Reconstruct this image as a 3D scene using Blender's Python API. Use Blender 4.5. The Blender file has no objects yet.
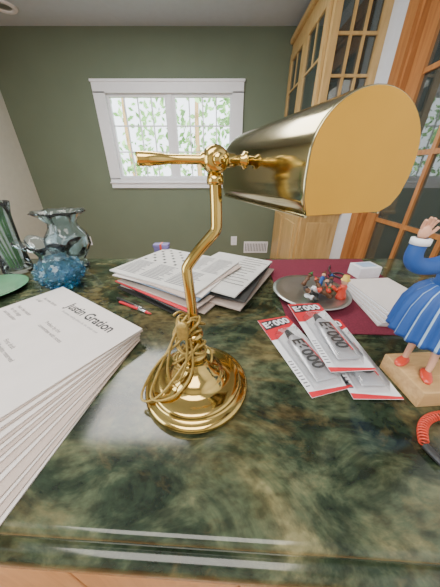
import bpy, bmesh, math, random
from mathutils import Vector, Matrix
random.seed(7)
C = 0.92      # counter top height
scene = bpy.context.scene
col = scene.collection

# ------------------------------------------------------------------ materials
def newmat(name):
    m = bpy.data.materials.new(name); m.use_nodes = True
    return m, m.node_tree, m.node_tree.nodes['Principled BSDF']

def mat(name, c, rough=0.5, metal=0.0, var=0.08, scale=20, **kw):
    m, nt, b = newmat(name)
    tc = nt.nodes.new('ShaderNodeTexCoord'); n = nt.nodes.new('ShaderNodeTexNoise')
    n.inputs['Scale'].default_value = scale; n.inputs['Detail'].default_value = 3
    nt.links.new(tc.outputs['Object'], n.inputs['Vector'])
    r = nt.nodes.new('ShaderNodeValToRGB')
    a = [max(0, x*(1-var)) for x in c]; d = [min(1, x*(1+var)) for x in c]
    r.color_ramp.elements[0].color = (*a, 1); r.color_ramp.elements[1].color = (*d, 1)
    r.color_ramp.elements[0].position = .3; r.color_ramp.elements[1].position = .7
    nt.links.new(n.outputs['Fac'], r.inputs['Fac']); nt.links.new(r.outputs['Color'], b.inputs['Base Color'])
    b.inputs['Roughness'].default_value = rough; b.inputs['Metallic'].default_value = metal
    for k, v in kw.items(): b.inputs[k].default_value = v
    return m

def woodmat(name, c1, c2, rough=0.35, scale=(6, 6, 0.7)):
    m, nt, b = newmat(name)
    tc = nt.nodes.new('ShaderNodeTexCoord'); mp = nt.nodes.new('ShaderNodeMapping')
    mp.inputs['Scale'].default_value = scale
    n = nt.nodes.new('ShaderNodeTexNoise'); n.inputs['Scale'].default_value = 5; n.inputs['Detail'].default_value = 6
    n.inputs['Distortion'].default_value = 1.0
    r = nt.nodes.new('ShaderNodeValToRGB')
    r.color_ramp.elements[0].color = (*c1, 1); r.color_ramp.elements[1].color = (*c2, 1)
    r.color_ramp.elements[0].position = .3; r.color_ramp.elements[1].position = .7
    nt.links.new(tc.outputs['Object'], mp.inputs[0]); nt.links.new(mp.outputs[0], n.inputs['Vector'])
    nt.links.new(n.outputs['Fac'], r.inputs['Fac']); nt.links.new(r.outputs['Color'], b.inputs['Base Color'])
    b.inputs['Roughness'].default_value = rough
    return m

def granite():
    m, nt, b = newmat('green_granite')
    L = nt.links.new; N = nt.nodes.new
    tc = N('ShaderNodeTexCoord'); mp = N('ShaderNodeMapping'); mp.inputs['Rotation'].default_value = (0, 0, .75)
    mp.inputs['Scale'].default_value = (1, 1.6, 1); mp.inputs['Location'].default_value = (.3, .15, 0)
    L(tc.outputs['Object'], mp.inputs[0])
    n1 = N('ShaderNodeTexNoise'); n1.inputs['Scale'].default_value = 6.5; n1.inputs['Detail'].default_value = 10
    n1.inputs['Roughness'].default_value = .68; n1.inputs['Distortion'].default_value = 1.0
    L(mp.outputs[0], n1.inputs['Vector'])
    r1 = N('ShaderNodeValToRGB'); e = r1.color_ramp.elements
    e[0].position = .34; e[0].color = (.008, .013, .008, 1)
    e[1].position = .70; e[1].color = (.19, .175, .085, 1)
    x = e.new(.45); x.color = (.022, .034, .019, 1)
    x = e.new(.54); x.color = (.056, .070, .038, 1)
    x = e.new(.61); x.color = (.092, .098, .052, 1)
    L(n1.outputs['Fac'], r1.inputs['Fac'])
    n2 = N('ShaderNodeTexNoise'); n2.inputs['Scale'].default_value = 2.9; n2.inputs['Detail'].default_value = 12
    n2.inputs['Roughness'].default_value = .72; n2.inputs['Distortion'].default_value = 1.2
    L(mp.outputs[0], n2.inputs['Vector'])
    r2 = N('ShaderNodeValToRGB'); e = r2.color_ramp.elements
    e[0].position = .50; e[0].color = (0, 0, 0, 1); e[1].position = .62; e[1].color = (1, 1, 1, 1)
    L(n2.outputs['Fac'], r2.inputs['Fac'])
    mul = N('ShaderNodeMath'); mul.operation = 'MULTIPLY'; mul.inputs[1].default_value = .50
    L(r2.outputs['Color'], mul.inputs[0])
    mx = N('ShaderNodeMixRGB'); mx.inputs[2].default_value = (.165, .115, .042, 1)
    L(mul.outputs[0], mx.inputs[0]); L(r1.outputs['Color'], mx.inputs[1])
    n3 = N('ShaderNodeTexNoise'); n3.inputs['Scale'].default_value = 45; n3.inputs['Detail'].default_value = 5
    L(mp.outputs[0], n3.inputs['Vector'])
    r3 = N('ShaderNodeValToRGB'); e = r3.color_ramp.elements
    e[0].position = .35; e[0].color = (.45, .45, .45, 1); e[1].position = .65; e[1].color = (1.4, 1.4, 1.4, 1)
    L(n3.outputs['Fac'], r3.inputs['Fac'])
    m2 = N('ShaderNodeMixRGB'); m2.blend_type = 'MULTIPLY'; m2.inputs[0].default_value = .8
    L(mx.outputs[0], m2.inputs[1]); L(r3.outputs['Color'], m2.inputs[2])
    L(m2.outputs[0], b.inputs['Base Color'])
    b.inputs['Roughness'].default_value = .12
    return m

def glassmat(name, c=(1, 1, 1), fac=.12, rough=.02, blend=.12, white=0.0):
    m = bpy.data.materials.new(name); m.use_nodes = True; nt = m.node_tree
    for n in list(nt.nodes): nt.nodes.remove(n)
    o = nt.nodes.new('ShaderNodeOutputMaterial'); mix = nt.nodes.new('ShaderNodeMixShader')
    t = nt.nodes.new('ShaderNodeBsdfTransparent'); g = nt.nodes.new('ShaderNodeBsdfGlossy')
    t.inputs[0].default_value = (*c, 1); g.inputs['Roughness'].default_value = rough
    f = nt.nodes.new('ShaderNodeLayerWeight'); f.inputs[0].default_value = blend
    ma = nt.nodes.new('ShaderNodeMath'); ma.operation = 'ADD'; ma.inputs[1].default_value = fac; ma.use_clamp = True
    nt.links.new(f.outputs['Fresnel'], ma.inputs[0])
    nt.links.new(ma.outputs[0], mix.inputs[0])
    src = t.outputs[0]
    if white > 0:
        df = nt.nodes.new('ShaderNodeBsdfDiffuse'); df.inputs[0].default_value = (*[min(1, .05+.95*q) for q in c], 1)
        m2 = nt.nodes.new('ShaderNodeMixShader'); m2.inputs[0].default_value = white
        nt.links.new(t.outputs[0], m2.inputs[1]); nt.links.new(df.outputs[0], m2.inputs[2]); src = m2.outputs[0]
    nt.links.new(src, mix.inputs[1])
    nt.links.new(g.outputs[0], mix.inputs[2]); nt.links.new(mix.outputs[0], o.inputs[0])
    return m

M = {}
M['green'] = mat('green_wall_paint', (.155, .192, .132), .7, var=.04, scale=3)
M['cream'] = mat('cream_wall_paint', (.56, .56, .49), .7, var=.03)
M['white_wall'] = mat('white_wall_paint', (.74, .78, .85), .6, var=.03)
M['ceil'] = mat('ceiling_paint', (.50, .58, .66), .8, var=.02)
M['trim'] = mat('white_trim', (.86, .87, .92), .4, var=.02)
M['floor'] = woodmat('orange_floor_wood', (.38, .16, .05), (.60, .30, .11), .3, (8, .8, 8))
M['maple'] = woodmat('maple_wood', (.48, .30, .11), (.64, .43, .18), .35)
M['oak'] = woodmat('orange_oak', (.34, .13, .04), (.50, .22, .07), .35)
M['islwood'] = woodmat('island_cherry', (.40, .19, .08), (.56, .30, .13), .35)
M['block'] = woodmat('pale_block_wood', (.46, .27, .11), (.62, .40, .18), .5, (4, 20, 20))
M['granite'] = granite()
M['brass'] = mat('polished_brass', (.60, .42, .13), .12, 1.0, var=.12, scale=14)
M['shade'] = mat('shade_brass', (.42, .37, .21), .14, 1.0, var=.12, scale=9)
M['brass2'] = mat('satin_brass', (.60, .32, .045), .40, .9, var=.06, scale=12)
M['brasscord'] = mat('gold_cord', (.36, .25, .07), .4, .5, var=.2, scale=200)
M['glass'] = glassmat('window_glass', fac=.0, blend=.05)
M['cabglass'] = glassmat('cabinet_glass', (.30, .40, .38), .10, blend=.3, white=.12)
M['clear'] = glassmat('clear_glass', (.86, .93, .95), .02, blend=.16, white=.03)
M['blister'] = glassmat('blister_plastic', (.97, .97, .97), .05, blend=.12, white=.03)
M['teal'] = glassmat('teal_glass', (.30, .68, .85), .04, blend=.16, white=.10)
M['tealdeep'] = glassmat('deep_blue_glass', (.06, .40, .62), .06, blend=.2, white=.22)
M['greenglass'] = mat('green_glass', (.10, .26, .14), .15)
M['paper'] = mat('paper_white', (.68, .63, .60), .8, var=.03)
M['paper2'] = mat('paper_pinkish', (.48, .39, .34), .8, var=.05)
M['news'] = mat('newsprint', (.62, .61, .58), .85, var=.06)
M['ink'] = mat('black_ink', (.02, .02, .022), .6)
M['greyink'] = mat('grey_ink', (.16, .16, .18), .7)
M['red'] = mat('red_card', (.62, .025, .04), .35)
M['redpaint'] = mat('red_paint', (.60, .06, .03), .3)
M['maroon'] = mat('maroon_cloth', (.16, .014, .035), .9, var=.25, scale=250)
M['pewter'] = mat('pewter', (.42, .43, .41), .3, .9)
M['tube'] = mat('tube_white', (.52, .53, .57), .3, .4)
M['blue'] = mat('blue_cloth', (.012, .070, .28), .6)
M['lightblue'] = mat('pale_stripe', (.34, .48, .66), .6)
M['skin'] = mat('painted_skin', (.66, .36, .24), .4)
M['hair'] = mat('brown_hair', (.12, .05, .02), .5)
M['yellow'] = mat('yellow_paint', (.60, .40, .06), .4)
M['greenp'] = mat('green_paint', (.05, .24, .07), .4)
M['leaf'] = mat('leaf_green', (.05, .16, .03), .5, var=.4)
M['foliage'] = mat('tree_foliage', (.26, .50, .16), .6, var=.5, scale=2)
M['grass'] = mat('lawn', (.20, .32, .10), .9, var=.3)
M['dark'] = mat('dark_plastic', (.03, .03, .03), .4)
M['hall'] = mat('hall_wall_paint', (.20, .17, .13), .8)
M['silver'] = mat('silver_metal', (.6, .6, .6), .2, 1.0)
M['plaster'] = mat('white_gloss', (.80, .81, .85), .35)
M['bulb'] = mat('bulb_white', (.9, .88, .8), .3)
M['purple'] = mat('violet_box', (.18, .15, .36), .5)

# ------------------------------------------------------------------ helpers
def empty(name, loc=(0, 0, 0)):
    e = bpy.data.objects.new(name, None); e.location = loc; e.empty_display_size = .05
    col.objects.link(e); return e

def fin(o, parent):
    if parent is not None:
        o.parent = parent; o.matrix_parent_inverse = Matrix.Translation(-Vector(parent.location))
    return o

def mk(name, verts, faces, m, parent=None, smooth=False):
    me = bpy.data.meshes.new(name); me.from_pydata([tuple(v) for v in verts], [], faces)
    bm = bmesh.new(); bm.from_mesh(me); bmesh.ops.recalc_face_normals(bm, faces=bm.faces); bm.to_mesh(me); bm.free()
    ms = m if isinstance(m, (list, tuple)) else [m]
    for x in ms: me.materials.append(x)
    if smooth:
        for p in me.polygons: p.use_smooth = True
    o = bpy.data.objects.new(name, me); col.objects.link(o)
    return fin(o, parent)

def box(name, lo, hi, m, parent=None, bevel=0, rotz=0, seg=2):
    lo = Vector(lo); hi = Vector(hi); c = (lo+hi)/2; s = (hi-lo)/2
    vs = [(x*s.x, y*s.y, z*s.z) for x in (-1, 1) for y in (-1, 1) for z in (-1, 1)]
    fs = [(0, 1, 3, 2), (4, 6, 7, 5), (0, 4, 5, 1), (2, 3, 7, 6), (0, 2, 6, 4), (1, 5, 7, 3)]
    o = mk(name, vs, fs, m, None); o.location = c; o.rotation_euler = (0, 0, rotz)
    if bevel:
        b = o.modifiers.new('b', 'BEVEL'); b.width = bevel; b.segments = seg
    return fin(o, parent)

def boxes(name, lst, m, parent=None):
    vs = []; fs = []
    for lo, hi in lst:
        k = len(vs)
        vs += [(x, y, z) for x in (lo[0], hi[0]) for y in (lo[1], hi[1]) for z in (lo[2], hi[2])]
        fs += [tuple(k+i for i in f) for f in [(0, 1, 3, 2), (4, 6, 7, 5), (0, 4, 5, 1), (2, 3, 7, 6), (0, 2, 6, 4), (1, 5, 7, 3)]]
    return mk(name, vs, fs, m, parent)

def lathe(name, prof, m, parent=None, loc=(0, 0, 0), seg=48, ruffle=None, axis=None, stripes=None, smooth=True):
    vs = []; fs = []
    n = len(prof)
    for j in range(seg):
        a = 2*math.pi*j/seg
        for i, (r, z) in enumerate(prof):
            rr, zz = r, z
            if ruffle: rr, zz = ruffle(i, n, a, r, z)
            vs.append(Vector((rr*math.cos(a), rr*math.sin(a), zz)))
    for j in range(seg):
        k = (j+1) % seg
        for i in range(n-1):
            fs.append((j*n+i, k*n+i, k*n+i+1, j*n+i+1))
    if axis is not None:
        q = Vector((0, 0, 1)).rotation_difference(Vector(axis).normalized()).to_matrix()
        vs = [q @ v for v in vs]
    vs = [v+Vector(loc) for v in vs]
    o = mk(name, vs, fs, m, parent, smooth)
    if stripes:
        for p in o.data.polygons:
            p.material_index = 1 if (p.index//(n-1)) % stripes == 0 else 0
    bm = bmesh.new(); bm.from_mesh(o.data); bmesh.ops.remove_doubles(bm, verts=bm.verts, dist=1e-6)
    bmesh.ops.recalc_face_normals(bm, faces=bm.faces); bm.to_mesh(o.data); bm.free()
    return o

def tube(name, pts, r, m, parent=None, cyclic=False, radii=None, nurbs=True, res=6, order=4):
    cu = bpy.data.curves.new(name, 'CURVE'); cu.dimensions = '3D'; cu.bevel_depth = r; cu.bevel_resolution = 5
    cu.use_fill_caps = True
    sp = cu.splines.new('NURBS' if nurbs else 'POLY'); sp.points.add(len(pts)-1)
    for i, p in enumerate(pts):
        sp.points[i].co = (*p, 1)
        if radii: sp.points[i].radius = radii[i]
    if nurbs: sp.order_u = order; sp.use_endpoint_u = True; sp.resolution_u = res
    sp.use_cyclic_u = cyclic
    cu.materials.append(m)
    o = bpy.data.objects.new(name, cu); col.objects.link(o)
    dg = bpy.context.evaluated_depsgraph_get()
    me = bpy.data.meshes.new_from_object(o.evaluated_get(dg)); me.name = name
    bpy.data.objects.remove(o)
    for p in me.polygons: p.use_smooth = True
    o = bpy.data.objects.new(name, me); col.objects.link(o)
    return fin(o, parent)

def text(name, s, size, loc, rotz, m, parent, bold=0.0, ax='LEFT'):
    cu = bpy.data.curves.new(name, 'FONT'); cu.body = s; cu.size = size; cu.align_x = ax; cu.offset = bold
    cu.materials.append(m)
    o = bpy.data.objects.new(name, cu); col.objects.link(o)
    dg = bpy.context.evaluated_depsgraph_get()
    me = bpy.data.meshes.new_from_object(o.evaluated_get(dg)); bpy.data.objects.remove(o)
    me.transform(Matrix.Translation(loc) @ Matrix.Rotation(rotz, 4, 'Z'))
    o = bpy.data.objects.new(name, me); col.objects.link(o)
    return fin(o, parent)

def sphere(name, loc, s, m, parent, seg=20):
    bm = bmesh.new(); bmesh.ops.create_uvsphere(bm, u_segments=seg, v_segments=seg//2+2, radius=1)
    me = bpy.data.meshes.new(name); bm.to_mesh(me); bm.free()
    sc = s if isinstance(s, (tuple, list)) else (s, s, s)
    me.transform(Matrix.Translation(loc) @ Matrix.Diagonal((*sc, 1)))
    me.materials.append(m)
    for p in me.polygons: p.use_smooth = True
    o = bpy.data.objects.new(name, me); col.objects.link(o)
    return fin(o, parent)

# ------------------------------------------------------------------ room shell
XL, XR, YB, YF, H = -2.27, 1.05, 3.0, -2.6, 2.49
box('floor', (XL-.1, YF-.1, -.05), (XR+1.6, YB+.1, 0), M['floor'])
box('ceiling', (XL-.1, YF-.1, H), (XR+.1, YB+.1, H+.08), M['ceil'])
wx0, wx1, wz0, wz1 = -1.20, .14, 1.22, 2.02      # rough opening
boxes('wall_back', [((XL-.1, YB, 0), (wx0, YB+.12, H)), ((wx1, YB, 0), (XR+.1, YB+.12, H)),
                    ((wx0, YB, 0), (wx1, YB+.12, wz0)), ((wx0, YB, wz1), (wx1, YB+.12, H))], M['green'])
box('wall_left', (XL-.12, YF, 0), (XL, YB, H), M['cream'])
dy0, dy1, dz = .70, 1.72, 2.28
boxes('wall_right', [((XR, dy1, 0), (XR+.1, YB, H)), ((XR, YF, 0), (XR+.1, dy0, H)), ((XR, dy0, dz), (XR+.1, dy1, H))], M['white_wall'])
box('wall_front', (XL-.1, YF-.12, 0), (XR+.1, YF, H), M['cream'])
box('baseboard_back', (XL, YB-.015, 0), (XR-.4, YB, .11), M['trim'], bevel=.004)
box('baseboard_left', (XL, YF, 0), (XL+.015, YB-.016, .11), M['trim'], bevel=.004)

# window
w = empty('window_1', (-.53, YB, 1.62))
ox0, ox1, oz0, oz1 = -1.31, .245, 1.125, 2.115
boxes('casing', [((ox0, YB-.025, wz1-.01), (ox1, YB, oz1)), ((ox0, YB-.025, oz0), (ox1, YB, wz0+.01)),
                 ((ox0, YB-.025, wz0), (wx0+.01, YB, wz1)), ((wx1-.01, YB-.025, wz0), (ox1, YB, wz1))], M['trim'], w)
box('sill', (ox0-.01, YB-.04, oz0+.05), (ox1+.01, YB-.02, oz0+.068), M['trim'], w, bevel=.005)
box('head_cap', (ox0-.010, YB-.035, oz1-.02), (ox1+.010, YB-.02, oz1+.002), M['trim'], w, bevel=.004)
fr = []
midx = (wx0+wx1)/2
for a, b in ((wx0, midx-.02), (midx+.02, wx1)):
    t = .035
    fr += [((a, YB+.01, wz0), (a+t, YB+.05, wz1)), ((b-t, YB+.01, wz0), (b, YB+.05, wz1)),
           ((a+t, YB+.01, wz0), (b-t, YB+.05, wz0+t)), ((a+t, YB+.01, wz1-t), (b-t, YB+.05, wz1))]
    for k in (1, 2, 3):
        x = a+t+(b-a-2*t)*k/4
        fr.append(((x-.006, YB+.025, wz0+t), (x+.006, YB+.04, wz1-t)))
    for k in (1, 2):
        z = wz0+t+(wz1-wz0-2*t)*k/3
        fr.append(((a+t, YB+.0255, z-.006), (b-t, YB+.0395, z+.006)))
fr.append(((midx-.021, YB+.00, wz0), (midx+.021, YB+.06, wz1)))
boxes('sashes', fr, M['trim'], w)
box('pane', (wx0+.02, YB+.031, wz0+.02), (wx1-.02, YB+.034, wz1-.02), M['glass'], w)

# outlets, vent
for i, x in enumerate((-1.80, .19)):
    o = empty('wall_outlet', (x, YB, .47))
    box('plate', (x-.04, YB-.008, .41), (x+.04, YB, .53), M['trim'], o, bevel=.003)
    for z in (.445, .495):
        box('socket', (x-.016, YB-.011, z-.016), (x+.016, YB-.007, z+.016), M['plaster'], o, bevel=.004)
v = empty('wall_vent', (.5, YB, .40))
box('frame', (.33, YB-.01, .30), (.66, YB, .46), M['trim'], v, bevel=.003)
boxes('slats', [((.35+i*.0215, YB-.013, .325), (.358+i*.0215, YB-.009, .435)) for i in range(14)], M['greyink'], v)

# recessed light
rl = empty('recessed_light', (-1.78, 2.72, H))
lathe('trim_ring', [(.055, -.002), (.06, -.012), (.085, -.012), (.095, -.001)], M['trim'], rl, (-1.78, 2.72, H))
lathe('lens', [(.0, -.004), (.03, -.006), (.056, -.003)], M['pewter'], rl, (-1.78, 2.72, H))

# ------------------------------------------------------------------ outdoors
box('lawn', (-12, 3.4, -.50), (10, 14, -.40), M['grass'])
vs = []; fs = []
for i in range(5600):
    x = random.uniform(-6, 4); y = random.uniform(6.5, 8.5); z = random.uniform(-.2, 4.8)
    den = .5+.5*math.sin(x*2.3+1)*math.cos(z*2.1+x)
    if random.random() > .2+.7*den: continue
    s = random.uniform(.06, .13)
    u = Vector((random.gauss(0, 1), random.gauss(0, .5), random.gauss(0, 1))).normalized()
    v2 = u.cross(Vector((random.gauss(0, .5), 1, random.gauss(0, .5)))).normalized()
    c = Vector((x, y, z)); k = len(vs)
    vs += [c-u*s, c-v2*s*.5, c+u*s, c+v2*s*.5]; fs.append((k, k+1, k+2, k+3))
tr = empty('garden_tree', (-1, 7.5, -.39))
mk('leaves', vs, fs, M['foliage'], tr)
for k, (x, y) in enumerate(((-2.6, 7.6), (-.6, 7.2), (1.4, 7.9))):
    tube('trunk_%d' % k, [(x, y, -.395), (x, y, .2), (x+.1, y, 1.2), (x-.1, y, 2.6), (x+.2, y, 4.4)], .07, M['block'], tr, radii=[1.3, 1.2, 1, .8, .3])

# ------------------------------------------------------------------ hutch cabinet
hx0, hx1, hy0, hy1 = .70, XR-.002, 2.0, YB-.002
h = empty('display_hutch', (.87, 2.5, 0))
zl, zt = 1.00, 2.33
boxes('lower_carcass', [((hx0+.02, hy0+.02, 0), (hx1, hy1, zl-.03))], M['maple'], h)
box('middle_ledge', (hx0-.012, hy0-.012, zl-.03), (hx1, hy1, zl), M['maple'], h, bevel=.006)
box('top_board', (hx0, hy0, zt), (hx1, hy1, zt+.03), M['maple'], h)
box('crown', (hx0-.03, hy0-.03, zt+.03), (hx1, hy1, zt+.08), M['maple'], h, bevel=.015)
box('back_panel', (hx1-.02, hy0+.02, zl), (hx1, hy1, zt), M['maple'], h)
fr = [((hx0, hy0, zl), (hx0+.045, hy0+.045, zt)), ((hx1-.05, hy0, zl), (hx1, hy0+.045, zt)), ((hx0, hy1-.045, zl), (hx0+.045, hy1, zt)),
      ((hx0+.045, hy0, zl), (hx1-.05, hy0+.03, zl+.06)), ((hx0+.045, hy0, zt-.07), (hx1-.05, hy0+.03, zt)),
      ((hx0, hy0+.045, zl), (hx0+.03, hy1-.045, zl+.04)), ((hx0, hy0+.045, zt-.05), (hx0+.03, hy1-.045, zt))]
for k in (1, 2):
    x = hx0+.045+(hx1-.05-hx0-.045)*k/3
    fr.append(((x-.008, hy0+.005, zl+.06), (x+.008, hy0+.02, zt-.07)))
for k in range(1, 6):
    z = zl+.06+(zt-.13-zl)*k/6
    fr.append(((hx0+.045, hy0+.006, z-.008), (hx1-.05, hy0+.019, z+.008)))
boxes('frame_posts', fr, M['maple'], h)
box('end_glass', (hx0+.045, hy0+.021, zl+.06), (hx1-.05, hy0+.025, zt-.07), M['cabglass'], h)
ym = (hy0+hy1)/2
for i, (a, b) in enumerate(((hy0+.05, ym-.004), (ym+.004, hy1-.05))):
    a2, b2 = zl+.045, zt-.055; t = .06
    boxes('glass_door_frame_%d' % i, [((hx0-.02, a, a2), (hx0, a+t, b2)), ((hx0-.02, b-t, a2), (hx0, b, b2)),
          ((hx0-.02, a+t, a2), (hx0, b-t, a2+t)), ((hx0-.02, a+t, b2-t), (hx0, b-t, b2)),
          ((hx0-.014, (a+b)/2-.006, b2-t-.24), (hx0-.004, (a+b)/2+.006, b2-t)),
          ((hx0-.0145, a+t, b2-t-.24), (hx0-.0045, b-t, b2-t-.228))], M['maple'], h)
    box('glass_door_pane_%d' % i, (hx0-.008, a+t, a2+t), (hx0-.005, b-t, b2-t), M['cabglass'], h)
    sphere('knob_%d' % i, (hx0-.03, ym+(-.035 if i == 0 else .035), 1.3), .012, M['brass'], h)
    boxes('lower_door_%d' % i, [((hx0, a, .1), (hx0+.02, b, zl-.06))], M['maple'], h)
    box('lower_panel_%d' % i, (hx0-.01, a+.07, .17), (hx0+.005, b-.07, zl-.13), M['maple'], h, bevel=.008)
box('end_lower_panel', (hx0+.07, hy0+.005, .15), (hx1-.06, hy0+.021, zl-.1), M['maple'], h, bevel=.008)
for z in (1.35, 1.68, 2.0):
    box('shelf', (hx0+.05, hy0+.05, z), (hx1-.02, hy1-.02, z+.015), M['maple'], h)
    for k in range(5):
        lathe('stored_glass', [(.0, .001), (.028, .001), (.006, .01), (.006, .06), (.03, .09), (.034, .14)], M['tube'], h,
              (.88, 2.15+k*.17, z+.015), seg=16)

# ------------------------------------------------------------------ french door (right wall)
d = empty('door_1', (XR+.03, 1.2, 0))
boxes('casing', [((XR-.02, dy1, 0), (XR, dy1+.09, dz+.09)), ((XR-.02, dy0-.09, 0), (XR, dy0, dz+.09)), ((XR-.02, dy0, dz), (XR, dy1, dz+.09)),
                 ((XR, dy1-.02, 0), (XR+.1, dy1, dz)), ((XR, dy0, 0), (XR+.1, dy0+.02, dz)), ((XR, dy0+.02, dz-.02), (XR+.1, dy1-.02, dz))], M['oak'], d)
a, b = dy0+.022, dy1-.022; t = .10
fr = [((XR+.03, a, .005), (XR+.07, a+t, dz-.024)), ((XR+.03, b-t, .005), (XR+.07, b, dz-.024)),
      ((XR+.03, a+t, .005), (XR+.07, b-t, .24)), ((XR+.03, a+t, dz-.14), (XR+.07, b-t, dz-.024))]
for k in (1, 2):
    y = a+t+(b-a-2*t)*k/3; fr.append(((XR+.035, y-.012, .24), (XR+.065, y+.012, dz-.14)))
for k in range(1, 5):
    z = .24+(dz-.38)*k/5; fr.append(((XR+.036, a+t, z-.012), (XR+.064, b-t, z+.012)))
boxes('door_frame', fr, M['oak'], d)
box('door_glass', (XR+.048, a+t, .24), (XR+.052, b-t, dz-.14), M['cabglass'], d)
box('wall_hall', (XR+1.4, -.5, 0), (XR+1.45, 3.1, 2.5), M['hall'])
box('ceiling_hall', (XR+.1, -.5, 2.5), (XR+1.45, 3.1, 2.55), M['ceil'])

# ------------------------------------------------------------------ countertop island
isl = empty('kitchen_island', (-.2, .55, 0))
cx0, cx1, cyb = -1.25, .86, 1.02
def fy(x): return .090-.046*(x+.24)
def slab(nm, off, z0, z1, bev):
    me_v = [(cx0, fy(cx0)-off, z0), (cx1, fy(cx1)-off, z0), (cx1, cyb+off, z0), (cx0, cyb+off, z0),
            (cx0, fy(cx0)-off, z1), (cx1, fy(cx1)-off, z1), (cx1, cyb+off, z1), (cx0, cyb+off, z1)]
    top = mk(nm, me_v, [(3, 2, 1, 0), (4, 5, 6, 7), (0, 1, 5, 4), (1, 2, 6, 5), (2, 3, 7, 6), (3, 0, 4, 7)], M['granite'], isl)
    bv = top.modifiers.new('b', 'BEVEL'); bv.width = bev; bv.segments = 6
    for p in top.data.polygons: p.use_smooth = True
    top.modifiers.new('w', 'WEIGHTED_NORMAL')
slab('granite_top', 0, C-.026, C, .010)
slab('granite_edge_lower', .017, C-.070, C-.027, .017)
box('cabinet_body', (cx0+.05, .16, .09), (cx1-.05, cyb-.05, C-.070), M['islwood'], isl)
box('toe_kick', (cx0+.08, .20, 0), (cx1-.08, cyb-.1, .09), M['dark'], isl)
x = cx0+.06; k = 0
while x+.42 < cx1:
    box('door_front_%d' % k, (x, .142, .12), (x+.41, .16, .64), M['islwood'], isl, bevel=.004)
    box('drawer_front_%d' % k, (x, .142, .66), (x+.41, .16, .84), M['islwood'], isl, bevel=.004)
    tube('pull_%d' % k, [(x+.14, .142, .75), (x+.14, .125, .75), (x+.27, .125, .75), (x+.27, .142, .75)], .004, M['plaster'], isl, nurbs=False)
    x += .415; k += 1

# ------------------------------------------------------------------ LAMP
BX, BY = -.044, .290
lamp = empty('bankers_lamp', (BX, BY, C))
lathe('base', [(0, 0.0005), (.090, .0005), (.0945, .003), (.096, .008), (.0945, .013), (.090, .0155), (.084, .016), (.081, .019), (.0815, .023),
               (.078, .026), (.068, .0275), (.058, .030), (.050, .034), (.047, .039), (.045, .043), (.038, .048), (.028, .056), (.021, .066),
               (.018, .075), (.0205, .079), (.0205, .084), (.0155, .088), (.0135, .092), (.0135, .118), (.016, .121), (.016, .127), (.010, .131), (0, .132)],
      M['brass'], lamp, (BX, BY, C), seg=72)
K = Vector((-.006, .302, C+.374))      # knuckle
arm = [(BX, BY, C+.125), (BX+.001, BY, C+.17), (BX-.002, BY+.001, C+.215), (BX-.004, BY+.003, C+.238), (BX-.003, BY+.004, C+.244),
       (BX+.016, BY+.008, C+.268), (BX+.034, BY+.010, C+.287), (BX+.0390, BY+.012, C+.294), (BX+.0392, BY+.012, C+.305), (BX+.0390, BY+.013, C+.330), (K.x, K.y, K.z-.012)]
tube('arm', arm, .0078, M['brass'], lamp, res=10, order=3)
lathe('arm_collar', [(0, 0), (.0095, 0), (.0105, .004), (.0095, .012), (0, .012)], M['brass'], lamp, (K.x, K.y, K.z-.026))
av = Vector((-.300, .954, 0)).normalized()      # shade axis near->far
bvv = Vector((.954, .300, 0)).normalized()      # rod dir
lathe('knuckle', [(0, -.013), (.010, -.013), (.014, -.010), (.0155, -.004), (.0155, .004), (.014, .010), (.010, .013), (0, .013)], M['brass'], lamp, K, axis=av)
lathe('knuckle_screw', [(0, -.020), (.006, -.020), (.007, -.017), (.007, -.012)], M['brass'], lamp, K, axis=av)
lathe('counter_rod', [(0, -.088), (.0062, -.088), (.0072, -.085), (.0070, -.072), (.0058, -.060), (.0050, -.056), (.0050, -.018), (.008, -.016), (.008, -.008)],
      M['brass'], lamp, K, axis=bvv)
lathe('shade_mount', [(.006, .008), (.008, .014), (.0075, .018), (.0075, .024), (.006, .026), (.006, .034), (.0095, .036), (.0095, .039), (.005, .041), (.005, .056)],
      M['brass'], lamp, K, axis=bvv)
N0 = Vector((.1285, .226, C+.3715))
LEN = .230
prof = [(-.053, -.046), (-.0580, -.032), (-.0595, -.016)]
for i in range(25):
    a = math.pi-math.pi*i/24
    prof.append((.0595*math.cos(a), .049*math.sin(a)))
prof += [(.059, -.014), (.055, -.029), (.047, -.040), (.034, -.046)]
def P(b, z, t): return N0+bvv*b+Vector((0, 0, z))+av*t
vs = []; fs = []
n = len(prof)
ts = [0, .001, .003, .01, .05, .12, .18, LEN-.01, LEN-.003, LEN]
sc = [.985, .997, 1, 1, 1, 1, 1, 1, .997, .985]
for t, s in zip(ts, sc):
    for b, z in prof: vs.append(P(b*s, z*s, t))
for j in range(len(ts)-1):
    for i in range(n-1): fs.append((j*n+i, j*n+i+1, (j+1)*n+i+1, (j+1)*n+i))
sh = mk('shade_shell', vs, fs, M['shade'], lamp, True)
sm = sh.modifiers.new('s', 'SOLIDIFY'); sm.thickness = .0012; sm.offset = 0
for nm, t0, t1 in (('shade_end_cap', -.0006, .0008), ('shade_far_cap', LEN-.0008, LEN+.0006)):
    vs = [P(b*.985, z*.985, t0) for b, z in prof]+[P(b*.985, z*.985, t1) for b, z in prof]
    fs = [tuple(range(n)), tuple(range(2*n-1, n-1, -1))]+[(i, (i+1) % n, n+(i+1) % n, n+i) for i in range(n)]
    mk(nm, vs, fs, M['brass2'], lamp)
for nm, pr in (('rim_bead_inner', prof[0]), ('rim_bead_outer', prof[-1])):
    tube(nm, [P(pr[0], pr[1], 0), P(pr[0], pr[1], LEN)], .0016, M['shade'], lamp, nurbs=False)
cpt = P(0, .002, LEN*.45)
lathe('bulb', [(0, -.055), (.010, -.053), (.0145, -.045), (.0145, .03), (.012, .036), (.012, .06), (0, .06)], M['bulb'], lamp, cpt, axis=av, seg=24)
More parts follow.
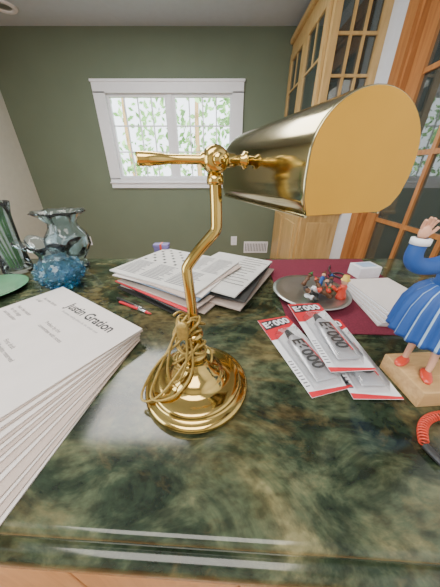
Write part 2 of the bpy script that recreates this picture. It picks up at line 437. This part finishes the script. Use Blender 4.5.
tube('socket_bracket', [tuple(P(-.056, .002, LEN*.45)), tuple(P(-.02, .002, LEN*.62)), tuple(P(0, .002, LEN*.66))], .004, M['brass2'], lamp, nurbs=False)
for q in range(2):
    pts = []
    for i in range(150):
        t = i/149
        a = t*2*math.pi*(5.5+q)+q*2
        r = .0170+.002*q+.006*math.sin(a*.37+1+q)+.004*math.sin(3.1*a)
        z = .060+.092*(.5-.5*math.cos(t*math.pi*3+q))+.012*math.sin(a*1.7+q)
        if z < .08: r += .012
        pts.append((BX-.006+r*math.cos(a), BY+r*math.sin(a), C+z))
    tube('cord_wrap_%d' % q, pts, .0021, M['brasscord'], lamp)
def loop(nm, px):
    tube(nm, px, .0021, M['brasscord'], lamp)
loop('cord_loop_1', [(BX-.012, BY-.016, C+.165), (BX-.030, BY-.020, C+.13), (BX-.052, BY-.026, C+.085), (BX-.070, BY-.034, C+.045), (BX-.078, BY-.045, C+.024),
                     (BX-.060, BY-.058, C+.029), (BX-.030, BY-.052, C+.036), (BX-.008, BY-.040, C+.052), (BX+.004, BY-.026, C+.085), (BX-.004, BY-.018, C+.13)])
loop('cord_loop_2', [(BX-.004, BY-.018, C+.175), (BX-.026, BY-.022, C+.15), (BX-.040, BY-.028, C+.10), (BX-.045, BY-.036, C+.06), (BX-.030, BY-.040, C+.047),
                     (BX-.014, BY-.034, C+.07), (BX-.006, BY-.024, C+.11), (BX-.010, BY-.018, C+.155)])
loop('cord_loop_3', [(BX+.012, BY-.014, C+.16), (BX-.014, BY-.026, C+.135), (BX-.060, BY-.024, C+.09), (BX-.088, BY-.03, C+.035), (BX-.095, BY-.04, C+.018),
                     (BX-.085, BY-.052, C+.018), (BX-.05, BY-.05, C+.033), (BX-.02, BY-.032, C+.08), (BX+.010, BY-.018, C+.12)])
box('cord_switch', (BX-.022, BY-.030, C+.135), (BX-.004, BY-.018, C+.165), M['brasscord'], lamp, bevel=.004)

# ------------------------------------------------------------------ paper stack left
def sheet(nm, o, u, v, z, m, parent, th=.0016, curl=0):
    vs = []
    nu, nv = 6, 6
    for k in (0, 1):
        for i in range(nu+1):
            for j in range(nv+1):
                a, b = i/nu, j/nv
                vs.append((o[0]+u[0]*a+v[0]*b, o[1]+u[1]*a+v[1]*b, z+k*th+curl*(a**3)*.5+curl*.5*b**3))
    fs = []; w_ = nv+1; q = (nu+1)*w_
    for i in range(nu):
        for j in range(nv):
            a = i*w_+j
            fs.append((a, a+1, a+w_+1, a+w_)); fs.append((q+a, q+a+w_, q+a+w_+1, q+a+1))
    bd = [i*w_ for i in range(nu+1)]+[nu*w_+j for j in range(1, w_)]+[i*w_+nv for i in range(nu-1, -1, -1)]+[j for j in range(nv-1, 0, -1)]
    for i in range(len(bd)):
        a, b = bd[i], bd[(i+1) % len(bd)]; fs.append((a, b, q+b, q+a))
    return mk(nm, vs, fs, m, parent)
ps = empty('paper_stack', (-.45, .38, C))
Bc = (-.185, .420)
base_ang = math.atan2(.2, -.376)-math.radians(6)   # B->A
NS = 15
for i in range(NS):
    f = 1-i/(NS-1)     # 1 = bottom
    ang = base_ang + math.radians(24)*f**1.1+random.uniform(-.014, .014)
    o = (Bc[0]+random.uniform(-.004, .004)-.012*f, Bc[1]-.006*f+random.uniform(-.004, .004))
    if i == NS-1: ang = base_ang; o = Bc
    u = (.395*math.cos(ang), .395*math.sin(ang)); v_ = (.36*math.cos(ang+math.pi/2), .36*math.sin(ang+math.pi/2))
    sheet('sheet_%02d' % i, o, u, v_, C+.0003+i*.0024, M['paper'] if i % 2 == 0 else M['paper2'], ps, .0020)
ztop = C+.0003+(NS-1)*.0024+.0022
th = base_ang-math.pi
ex = Vector((math.cos(th), math.sin(th))); ey = Vector((-math.sin(th), math.cos(th)))
Av = Vector(Bc)-ex*.40
def pp(a, b):
    q = Av+ex*a-ey*b; return (q.x, q.y, ztop)
text('headline', 'Justin Gration', .036, pp(.145, .055), th, M['ink'], ps, .0009)
text('subline', 'the annual reading edition for the whole town', .009, pp(.16, .072), th, M['greyink'], ps)
for (a, b, s) in ((.04, .07, 'Act one. Scene'), (.03, .085, 'a hall'), (.03, .13, 'Hear the reader'), (.03, .145, 'for the stage'), (.03, .16, 'and the author'), (.18, .12, 'Preface by the'), (.18, .135, 'committee with notes'),
                  (.04, .22, 'Copyright'), (.04, .235, 'in this year'), (.18, .20, 'First draft'), (.18, .215, 'All rights reserved'), (.20, .27, 'page one'), (.08, .29, 'reader'), (.08, .305, 'proofs')):
    text('text_line', s, .0125, pp(a, b), th, M['ink'], ps)

# ------------------------------------------------------------------ newspaper / magazine pile
npile = empty('newspaper_pile', (-.12, .76, C))
def rsheet(nm, cx, cy, w_, d_, ang, z0, z1, m):
    return box(nm, (cx-w_/2, cy-d_/2, z0), (cx+w_/2, cy+d_/2, z1), m, npile, rotz=ang, bevel=.001)
r = math.radians
specs = [(-.15, .71, .35, .27, -36, M['dark'], .005), (-.13, .735, .36, .28, -30, M['paper2'], .005), (.03, .745, .25, .35, -28, M['paper2'], .006), (-.15, .72, .35, .28, -38, M['ink'], .005), (-.15, .722, .35, .28, -35, M['red'], .003),
         (-.14, .725, .35, .28, -33, M['paper2'], .004),
         (.028, .755, .25, .34, -24, M['dark'], .004), (-.14, .745, .34, .27, -30, M['dark'], .003), (-.14, .748, .345, .28, -32, M['lightblue'], .004), (.02, .765, .25, .34, -30, M['news'], .005), (-.15, .755, .36, .29, -26, M['paper'], .004),
         (-.155, .76, .37, .30, -35, M['paper2'], .003), (-.16, .77, .37, .30, -29, M['news'], .005)]
z = C+.0005; znote = 0
for i, (cx, cy, w_, d_, a, m, t) in enumerate(specs):
    rsheet('publication_%d' % i, cx, cy, w_, d_, r(a), z, z+t, m); z += t+.0002
    if i == 9: znote = z
a = r(-29); ex = Vector((math.cos(a), math.sin(a))); ey = Vector((-math.sin(a), math.cos(a))); c0 = Vector((-.16, .77))
vs = []; fs = []; vg = []; fg = []
def quad(V, F, u0, v0, u1, v1, z):
    k = len(V)
    for (u, v) in ((u0, v0), (u1, v0), (u1, v1), (u0, v1)):
        q = c0+ex*u+ey*v; V.append((q.x, q.y, z))
    F.append((k, k+1, k+2, k+3))
for i in range(15):
    for j in range(11):
        if (i*7+j*5+i*j) % 4 == 0: quad(vs, fs, -.165+i*.0125, -.005+j*.0125, -.1535+i*.0125, .0065+j*.0125, z+.0004)
for k in range(12):
    for c_ in range(3):
        quad(vg, fg, -.170+c_*.11, -.025-k*.0095, -.170+c_*.11+random.uniform(.07, .1), -.021-k*.0095, z+.0004)
for k in range(14):
    quad(vg, fg, .04, .13-k*.010, random.uniform(.08, .095), .133-k*.010, z+.0004)
    quad(vg, fg, .105, .13-k*.010, .105+random.uniform(.05, .07), .133-k*.010, z+.0004)
mk('crossword', vs, fs, M['ink'], npile); mk('print', vg, fg, M['greyink'], npile)
# handwriting on the note pad sheet at the right of the pile
a = r(-30); ex2 = Vector((math.cos(a), math.sin(a))); ey2 = Vector((-math.sin(a), math.cos(a)))
for k in range(11):
    pts = []
    n_ = random.randint(34, 48)
    for i in range(n_):
        q = Vector((.02, .765))+ex2*(.015+i*.0022+.0015*math.sin(i*2.1))+ey2*(.145-k*.024+.0035*math.sin(i*1.9+k)*(1 if i % 7 else .2))
        pts.append((q.x, q.y, znote+.0006))
    tube('handwriting_%d' % k, pts, .0006, M['ink'], npile, res=2)
for k, (p0, p1, m) in enumerate((((-.335, .622), (-.215, .545), 'dark'), ((-.318, .597), (-.198, .528), 'red'))):
    pn = empty('ballpoint_pen', (p0[0], p0[1], C))
    A_, B_ = Vector((*p0, C+.005)), Vector((*p1, C+.005)); dr = (B_-A_)
    L_ = dr.length
    lathe('barrel', [(0, 0), (.003, .001), (.0042, .006), (.0042, L_*.85), (.003, L_*.93), (.0008, L_), (0, L_)], M[m], pn, A_, axis=dr, seg=16)
    lathe('grip', [(.0044, L_*.62), (.0046, L_*.64), (.0046, L_*.82), (.0043, L_*.84)], M['silver'], pn, A_, axis=dr, seg=16)

# ------------------------------------------------------------------ vases
VX, VY = -.630, .905
va = empty('ruffled_glass_vase', (VX, VY, C))
lathe('body', [(0, .001), (.05, .001), (.055, .01), (.04, .03), (.06, .06), (.082, .10), (.080, .135), (.055, .17), (.05, .19), (.065, .215), (.090, .232), (.087, .234), (.062, .219), (.046, .192), (.05, .168), (.075, .133), (.076, .10), (.05, .055), (0, .045)],
      M['clear'], va, (VX, VY, C), seg=72, ruffle=lambda i, n, a, rr, zz: (rr*(1+(.12*math.sin(8*a) if 8 < i < 13 else .03*math.sin(8*a))), zz))
TX, TY = -.565, .722
vb = empty('teal_glass_vase', (TX, TY, C))
def bump(i, n, a, rr, zz):
    return rr*(1+.06*math.sin(14*a+i*math.pi)*(1 if i < 12 else 0)), zz
pf = [(0, .001), (.045, .001)]+[(.045+.030*math.sin(math.pi*k/9), .008+.011*k) for k in range(10)]+[(.038, .11), (.055, .06), (.036, .02), (0, .015)]
lathe('bowl', pf, M['teal'], vb, (TX, TY, C), seg=84, ruffle=bump)
lathe('ruffled_rim', [(.047, .105), (.044, .118), (.052, .135), (.070, .152), (.085, .166), (.083, .168), (.067, .154), (.049, .137), (.041, .118), (.044, .105)], M['clear'], vb, (TX, TY, C), seg=72,
      ruffle=lambda i, n, a, rr, zz: (rr*(1+(.15*math.sin(7*a) if 2 < i < 7 else 0)), zz+(.008*math.sin(7*a+1) if 2 < i < 7 else 0)))
for row in range(5):
    for k in range(14):
        a = 2*math.pi*(k+.5*(row % 2))/14; zz = .016+row*.018
        rr = .044+.030*math.sin(math.pi*(zz-.008)/.1)
        sphere('glass_nub_%d_%02d' % (row, k), (TX+rr*math.cos(a), TY+rr*math.sin(a), C+zz), .0072, M['tealdeep'] if row < 3 else M['teal'], vb, 10)
SX, SY = -.845, .86
vc = empty('tall_vase_with_stems', (SX, SY, C))
lathe('cylinder', [(0, .001), (.05, .001), (.053, .01), (.045, .12), (.05, .22), (.062, .27), (.059, .27), (.046, .22), (.041, .12), (.048, .015), (0, .012)], M['clear'], vc, (SX, SY, C), seg=48)
for k in range(12):
    a = k*.55; dx, dy = math.cos(a), math.sin(a)
    b0 = Vector((SX+.02*dx, SY+.02*dy, C+.02)); tip = Vector((SX-.02+.065*dx, SY+.05*dy, C+.30+.035*(k % 4)))
    mid = (b0+tip)/2+Vector((-.012*dx, -.012*dy, .04))
    tube('stem_%d' % k, [b0, mid, tip], .0028, M['leaf'], vc)
    sd = Vector((-dy, dx, .2))*.012
    u = (tip-mid)
    mk('leaf_%d' % k, [mid, mid+u*.5+sd, tip+u*.3, mid+u*.5-sd], [(0, 1, 2, 3)], M['leaf'], vc)
pl = empty('green_glass_platter', (-.80, .67, C))
lathe('dish', [(0, .002), (.06, .002), (.085, .006), (.115, .016), (.117, .018), (.113, .018), (.084, .009), (.06, .005), (0, .005)], M['greenglass'], pl, (-.80, .67, C), seg=64)

bx = empty('small_gift_box', (-.26, .985, C))
box('box_body', (-.30, .972, C+.0005), (-.235, 1.005, C+.065), M['purple'], bx, bevel=.003)
box('box_lid', (-.303, .969, C+.065), (-.232, 1.008, C+.080), M['purple'], bx, bevel=.003)
box('ribbon', (-.272, .968, C+.001), (-.263, 1.009, C+.0812), M['redpaint'], bx)

# ------------------------------------------------------------------ maroon mat
def cloth(nm, corners, z, m, th=.002):
    vs = []; n = 14
    for i in range(n+1):
        for j in range(n+1):
            a, b = i/n, j/n
            p = (Vector(corners[0])*(1-a)*(1-b)+Vector(corners[1])*a*(1-b)+Vector(corners[2])*a*b+Vector(corners[3])*(1-a)*b)
            vs.append((p.x, p.y, z+th))
    fs = [(i*(n+1)+j, (i+1)*(n+1)+j, (i+1)*(n+1)+j+1, i*(n+1)+j+1) for i in range(n) for j in range(n)]
    o = mk(nm, vs, fs, m); s = o.modifiers.new('s', 'SOLIDIFY'); s.thickness = th; s.offset = -1
    return o
cloth('maroon_placemat', [(.185, .45), (.60, .43), (.67, 1.0), (.215, .99)], C+.0005, M['maroon'])
MZ = C+.0028
dish = empty('pewter_dish', (.300, .645, MZ))
lathe('plate', [(0, .002), (.06, .002), (.075, .006), (.105, .014), (.122, .016), (.122, .019), (.104, .017), (.074, .009), (.06, .005), (0, .005)], M['pewter'], dish, (.300, .645, MZ), seg=64)
toys = empty('toy_ornament_pile', (.33, .63, MZ+.006))
tz = MZ+.0065
cols = ['dark', 'greenp', 'hair', 'blue', 'plaster', 'redpaint', 'hair', 'dark']
for k in range(15):
    a = k*2.4; rr = .008+.0044*k
    x, y = .325+rr*math.cos(a), .635+rr*math.sin(a)*.8; m = M[cols[k % 8]]
    dr = Vector((math.cos(a*1.7), math.sin(a*1.7), .25+.35*(k % 3)))
    lathe('toy_body_%d' % k, [(0, 0), (.007, .001), (.008, .008), (.005, .022), (.008, .030), (.005, .036), (0, .038)], m, toys, (x, y, tz+.012), axis=dr, seg=16)
    p = Vector((x, y, tz+.012))+dr.normalized()*.043
    sphere('toy_head_%d' % k, p, .007, M['skin'] if k % 2 else M['hair'], toys, 12)
    lathe('toy_hat_%d' % k, [(.009, 0), (.005, .004), (0, .014)], M[cols[(k+3) % 8]], toys, p+dr.normalized()*.004, axis=dr, seg=14)
RX, RY, RZ = .378, .60, MZ+.0125
lathe('red_figure_body', [(0, 0), (.016, .001), (.014, .012), (.009, .03), (.011, .042), (.006, .05), (0, .05)], M['redpaint'], toys, (RX, RY, RZ), seg=20)
sphere('red_figure_head', (RX, RY, RZ+.057), .010, M['skin'], toys, 14)
lathe('red_figure_hat', [(.014, 0), (.010, .003), (.009, .014), (0, .016)], M['yellow'], toys, (RX, RY, RZ+.064), seg=18)
tube('red_figure_arm', [(RX-.010, RY-.002, RZ+.04), (RX-.022, RY-.010, RZ+.032), (RX-.028, RY-.016, RZ+.040)], .003, M['redpaint'], toys)
tube('black_cable', [(.43, .80, MZ+.004), (.48, .84, MZ+.004), (.50, .80, MZ+.004), (.49, .76, MZ+.004), (.45, .77, MZ+.005), (.44, .84, MZ+.006), (.48, .90, MZ+.004)], .003, M['dark'])

wb = empty('small_white_box', (.60, .80, MZ))
box('carton', (.525, .775, MZ), (.615, .840, MZ+.045), M['plaster'], wb, bevel=.003, rotz=.15)
box('label', (.54, .785, MZ+.0455), (.60, .83, MZ+.0460), M['lightblue'], wb, rotz=.15)
nk = empty('folded_napkin_stack', (.50, .60, MZ))
for k in range(9):
    box('fold_%d' % k, (.428+.002*k, .465+.001*k, MZ+.004*k), (.60, .70, MZ+.0038+.004*k), M['plaster'] if k % 2 else M['paper'], nk, bevel=.001, rotz=-.08+.02*k)

# ------------------------------------------------------------------ glue packages
def pack(cx, cy, hd, z, tilt=0):
    p = empty('glue_package', (0, 0, 0))
    L, W = .245, .090
    box('card', (-W/2, -L/2, 0), (W/2, L/2, .0016), M['plaster'], p, bevel=.0006)
    mk('red_header', [(-W/2, L/2, .0019), (-W/2, L/2-.085, .0019), (-W/2+.016, L/2-.085, .0019), (W/2, L/2-.035, .0019), (W/2, L/2, .0019)], [(0, 1, 2, 3, 4)], M['red'], p)
    mk('black_band', [(-W/2+.004, L/2-.010, .0022), (-W/2+.004, L/2-.046, .0022), (W/2-.008, L/2-.032, .0022), (W/2-.008, L/2-.004, .0022)], [(0, 1, 2, 3)], M['ink'], p)
    text('header_text', 'E6000', .031, (-W/2+.007, L/2-.038, .0025), .12, M['plaster'], p, .0012)
    mk('red_footer', [(-W/2, -L/2, .0019), (W/2, -L/2, .0019), (W/2, -L/2+.005, .0019), (-W/2, -L/2+.012, .0019)], [(0, 1, 2, 3)], M['red'], p)
    boxes('fine_print', [((-W/2+.003, -.10+.008*k, .0017), (-W/2+.012, -.0975+.008*k, .0020)) for k in range(9)], M['greyink'], p)
    tvs = []; tfs = []; secs = [(-.103, .023, .0012), (-.097, .023, .0018), (-.065, .022, .006), (-.015, .020, .0085), (.014, .018, .0095), (.022, .010, .009), (.026, .0075, .0075), (.028, .0075, .0075)]
    for (y, rx, rz) in secs:
        for k in range(20):
            a = 2*math.pi*k/20; tvs.append((rx*math.cos(a), y, .0125+rz*math.sin(a)))
    for s in range(len(secs)-1):
        for k in range(20): tfs.append((s*20+k, s*20+(k+1) % 20, (s+1)*20+(k+1) % 20, (s+1)*20+k))
    tfs += [tuple(range(20)), tuple(range((len(secs)-1)*20, len(secs)*20))]
    mk('glue_tube', tvs, tfs, M['tube'], p, True)
    lathe('tube_cap', [(0, 0), (.009, 0), (.009, .004), (.006, .022), (0, .024)], M['ink'], p, (0, .026, .0125), axis=(0, 1, 0), seg=20)
    text('tube_text', 'E6000', .036, (-.013, .008, .0226), -math.pi/2, M['ink'], p, .0010)
    box('tube_stripe', (.015, -.085, .0190), (.0175, .008, .0200), M['red'], p)
    bw, y0, y1, hh = .030, -.110, .056, .0245
    q = [(-bw, y0, .002), (bw, y0, .002), (bw, y1, .002), (-bw, y1, .002), (-bw+.005, y0+.006, hh), (bw-.005, y0+.006, hh), (bw-.005, y1-.006, hh), (-bw+.005, y1-.006, hh)]
    bl = mk('clear_blister', q, [(4, 5, 6, 7), (0, 1, 5, 4), (1, 2, 6, 5), (2, 3, 7, 6), (3, 0, 4, 7)], M['blister'], p)
    b = bl.modifiers.new('b', 'BEVEL'); b.width = .003; b.segments = 3
    p.location = (cx, cy, z); p.rotation_euler = (tilt, 0, hd)
    return p
pack(.178, .388, .26, C+.0035)
pack(.286, .378, -.01, C+.0035)
pack(.246, .418, .06, C+.0300)

# ------------------------------------------------------------------ wood block + figurine
blk = empty('wood_block', (.388, .29, C))
box('block', (.339, .245, C+.0005), (.436, .338, C+.038), M['block'], blk, bevel=.002, rotz=.06)
Z = C+.0382
f = empty('doll_figurine', (.375, .30, Z))
hipx, hipy = .374, .312
for s, (fx, fy_) in enumerate(((.354, .312), (.370, .278))):
    tube('leg_%d' % s, [(hipx-.006+.012*(s*2-1), hipy-.006*s, Z+.100), (fx+.010, fy_+.008, Z+.05), (fx+.004, fy_+.003, Z+.01)], .0060, M['skin'], f, radii=[1.3, 1, .75])
    vs = []; fs = []
    secs = [(-.012, .006, .010), (-.004, .0085, .012), (.006, .0090, .009), (.014, .008, .0065), (.021, .004, .004)]
    dirv = Vector((-.45, -.75, 0)).normalized() if s else Vector((-.75, -.4, 0)).normalized(); sd = Vector((-dirv.y, dirv.x, 0))
    for (t, rw, hgt) in secs:
        for k in range(12):
            a = 2*math.pi*k/12
            vs.append(Vector((fx, fy_, Z))+dirv*t+sd*rw*math.cos(a)+Vector((0, 0, hgt*.5+hgt*.5*math.sin(a)+.0004)))
    for q in range(len(secs)-1):
        for k in range(12): fs.append((q*12+k, q*12+(k+1) % 12, (q+1)*12+(k+1) % 12, (q+1)*12+k))
    fs += [tuple(range(12)), tuple(range(48, 60))]
    mk('shoe_%d' % s, vs, fs, M['redpaint'], f, True)
lathe('striped_skirt', [(0, .080), (.052, .076), (.063, .073), (.062, .079), (.060, .100), (.056, .128), (.046, .152), (.031, .166), (0, .167)], [M['blue'], M['lightblue']], f,
      (hipx, hipy, Z), seg=120, stripes=6, ruffle=lambda i, n, a, rr, zz: (rr*(1+.05*math.sin(20*a)), zz))
lathe('bodice', [(0, .160), (.030, .162), (.027, .172), (.029, .192), (.031, .208), (.026, .222), (.012, .228), (0, .229)], M['blue'], f, (hipx, hipy, Z), seg=32)
lathe('collar', [(.010, .224), (.030, .216), (.034, .208), (.030, .220), (.012, .230)], M['plaster'], f, (hipx, hipy, Z), seg=32)
lathe('neck', [(.009, .222), (.008, .245)], M['skin'], f, (hipx, hipy, Z), seg=16)
hc = Vector((hipx, hipy, Z+.262))
sphere('head', hc, (.022, .022, .026), M['skin'], f)
sphere('hair', hc+Vector((.002, .006, .005)), (.0245, .022, .0255), M['hair'], f)
sphere('nose', hc+Vector((-.010, -.021, -.002)), .004, M['skin'], f, 10)
for s in (-1, 1): sphere('eye_%d' % s, hc+Vector((-.008+.008*s, -.020, .004)), .0026, M['dark'], f, 10)
tube('mouth', [hc+Vector((-.014, -.018, -.011)), hc+Vector((-.008, -.0215, -.0125)), hc+Vector((-.001, -.0215, -.011))], .0012, M['redpaint'], f)
lathe('bonnet', [(.036, .0), (.030, .006), (.026, .012), (.024, .024), (.014, .032), (0, .034)], M['plaster'], f, hc+Vector((0, .002, .010)), seg=32)
AX, AZ = hipx-.098, Z+.238
tube('arm_left', [(hipx-.020, hipy, Z+.212), (hipx-.048, hipy-.006, Z+.202), (hipx-.084, hipy-.012, Z+.198), (AX-.006, hipy-.012, Z+.214), (AX, hipy-.012, AZ)], .0110, M['blue'], f, radii=[1.15, 1.15, 1.15, 1, .9])
lathe('cuff_left', [(.008, 0), (.012, .001), (.012, .009), (.008, .010)], M['plaster'], f, (AX, hipy-.012, AZ-.003), seg=20)
hb = Vector((AX, hipy-.012, AZ+.014))
sphere('palm_left', hb, (.008, .005, .010), M['skin'], f, 14)
for k in range(4):
    x0 = -.006+.004*k; ln = (.011, .014, .013, .010)[k]
    tube('finger_left_%d' % k, [hb+Vector((x0, 0, .006)), hb+Vector((x0*1.2, -.001, .006+ln*.6)), hb+Vector((x0*1.3, -.004, .006+ln))], .0019, M['skin'], f)
tube('thumb_left', [hb+Vector((.006, 0, -.003)), hb+Vector((.012, -.002, .003)), hb+Vector((.013, -.003, .008))], .0021, M['skin'], f)
tube('arm_right', [(hipx+.022, hipy, Z+.214), (hipx+.045, hipy, Z+.185), (hipx+.055, hipy-.006, Z+.155), (hipx+.050, hipy-.03, Z+.135)], .0105, M['blue'], f, radii=[1.1, 1.1, 1, .8])
hb = Vector((hipx+.049, hipy-.037, Z+.130))
sphere('palm_right', hb, (.007, .010, .006), M['skin'], f, 14)
for k in range(4):
    x0 = -.006+.004*k
    tube('finger_right_%d' % k, [hb+Vector((x0, -.006, 0)), hb+Vector((x0, -.014, -.002)), hb+Vector((x0, -.017, -.007))], .0019, M['skin'], f)
tube('thumb_right', [hb+Vector((-.006, 0, 0)), hb+Vector((-.011, -.006, .001)), hb+Vector((-.010, -.011, 0))], .0021, M['skin'], f)

# ------------------------------------------------------------------ red coiled cord
cc = empty('red_coiled_cord', (.33, .2, C))
ctrl = [Vector((.400, .222, C+.0085)), Vector((.345, .230, C+.0085)), Vector((.318, .21, C+.0085)), Vector((.303, .180, C+.0085))]
def bez(t):
    a, b, c_, d_ = ctrl; return a*(1-t)**3+3*b*t*(1-t)**2+3*c_*t*t*(1-t)+d_*t**3
pts = []
for i in range(260):
    t = i/259; p = bez(t); q = (bez(min(1, t+.01))-bez(max(0, t-.01))).normalized(); s = Vector((-q.y, q.x, 0)); a = t*2*math.pi*19
    pts.append(p+s*.0060*math.cos(a)+Vector((0, 0, .0060*math.sin(a))))
tube('coil', pts, .0012, M['redpaint'], cc, res=2)
tube('plug', [(.303, .178, C+.007), (.305, .166, C+.007), (.309, .154, C+.007)], .0055, M['dark'], cc)
tube('plug_tip', [(.309, .154, C+.007), (.312, .145, C+.007)], .003, M['silver'], cc, nurbs=False)

# ------------------------------------------------------------------ lights
def area(nm, loc, size, e, c, rot=(0, 0, 0), sy=None):
    l = bpy.data.lights.new(nm, 'AREA'); l.energy = e; l.size = size; l.color = c
    if sy: l.shape = 'RECTANGLE'; l.size_y = sy
    o = bpy.data.objects.new(nm, l); o.location = loc; o.rotation_euler = rot; col.objects.link(o)
area('overhead_fill_kitchen', (-.3, -.9, H-.03), 1.4, 60, (1, .94, .85))  # added soft fill behind the camera, no fixture modelled
area('overhead_fill_dining', (-.6, 1.5, H-.03), 1.0, 44, (1, .97, .92))  # second added fill, overhead past the counter and out of view
area('left_side_fill', (-2.15, -.6, 1.4), 1.6, 50, (.85, .93, 1), (0, math.radians(-90), 0), 1.5)  # added cool fill in front of the solid left wall; no window there
area('hall_light', (XR+.8, 1.3, 2.4), .6, 12, (1, .85, .65))
s = bpy.data.lights.new('sun', 'SUN'); s.energy = 7; s.angle = .03; s.color = (1, .96, .88)
so = bpy.data.objects.new('sun', s); so.rotation_euler = (math.radians(42), 0, math.radians(15)); col.objects.link(so)
wd = bpy.data.worlds.new('sky'); scene.world = wd; wd.use_nodes = True; nt = wd.node_tree
bg = nt.nodes['Background']; bg.inputs[0].default_value = (.86, .94, 1, 1); bg.inputs[1].default_value = 4.5

# ------------------------------------------------------------------ camera
cam = bpy.data.cameras.new('camera'); cam.sensor_fit = 'HORIZONTAL'; cam.sensor_width = 36; cam.lens = 18; cam.clip_start = .01
co = bpy.data.objects.new('camera', cam); co.location = (0, 0, C+.36); co.rotation_euler = (math.radians(90-28.6), 0, 0)
col.objects.link(co); scene.camera = co
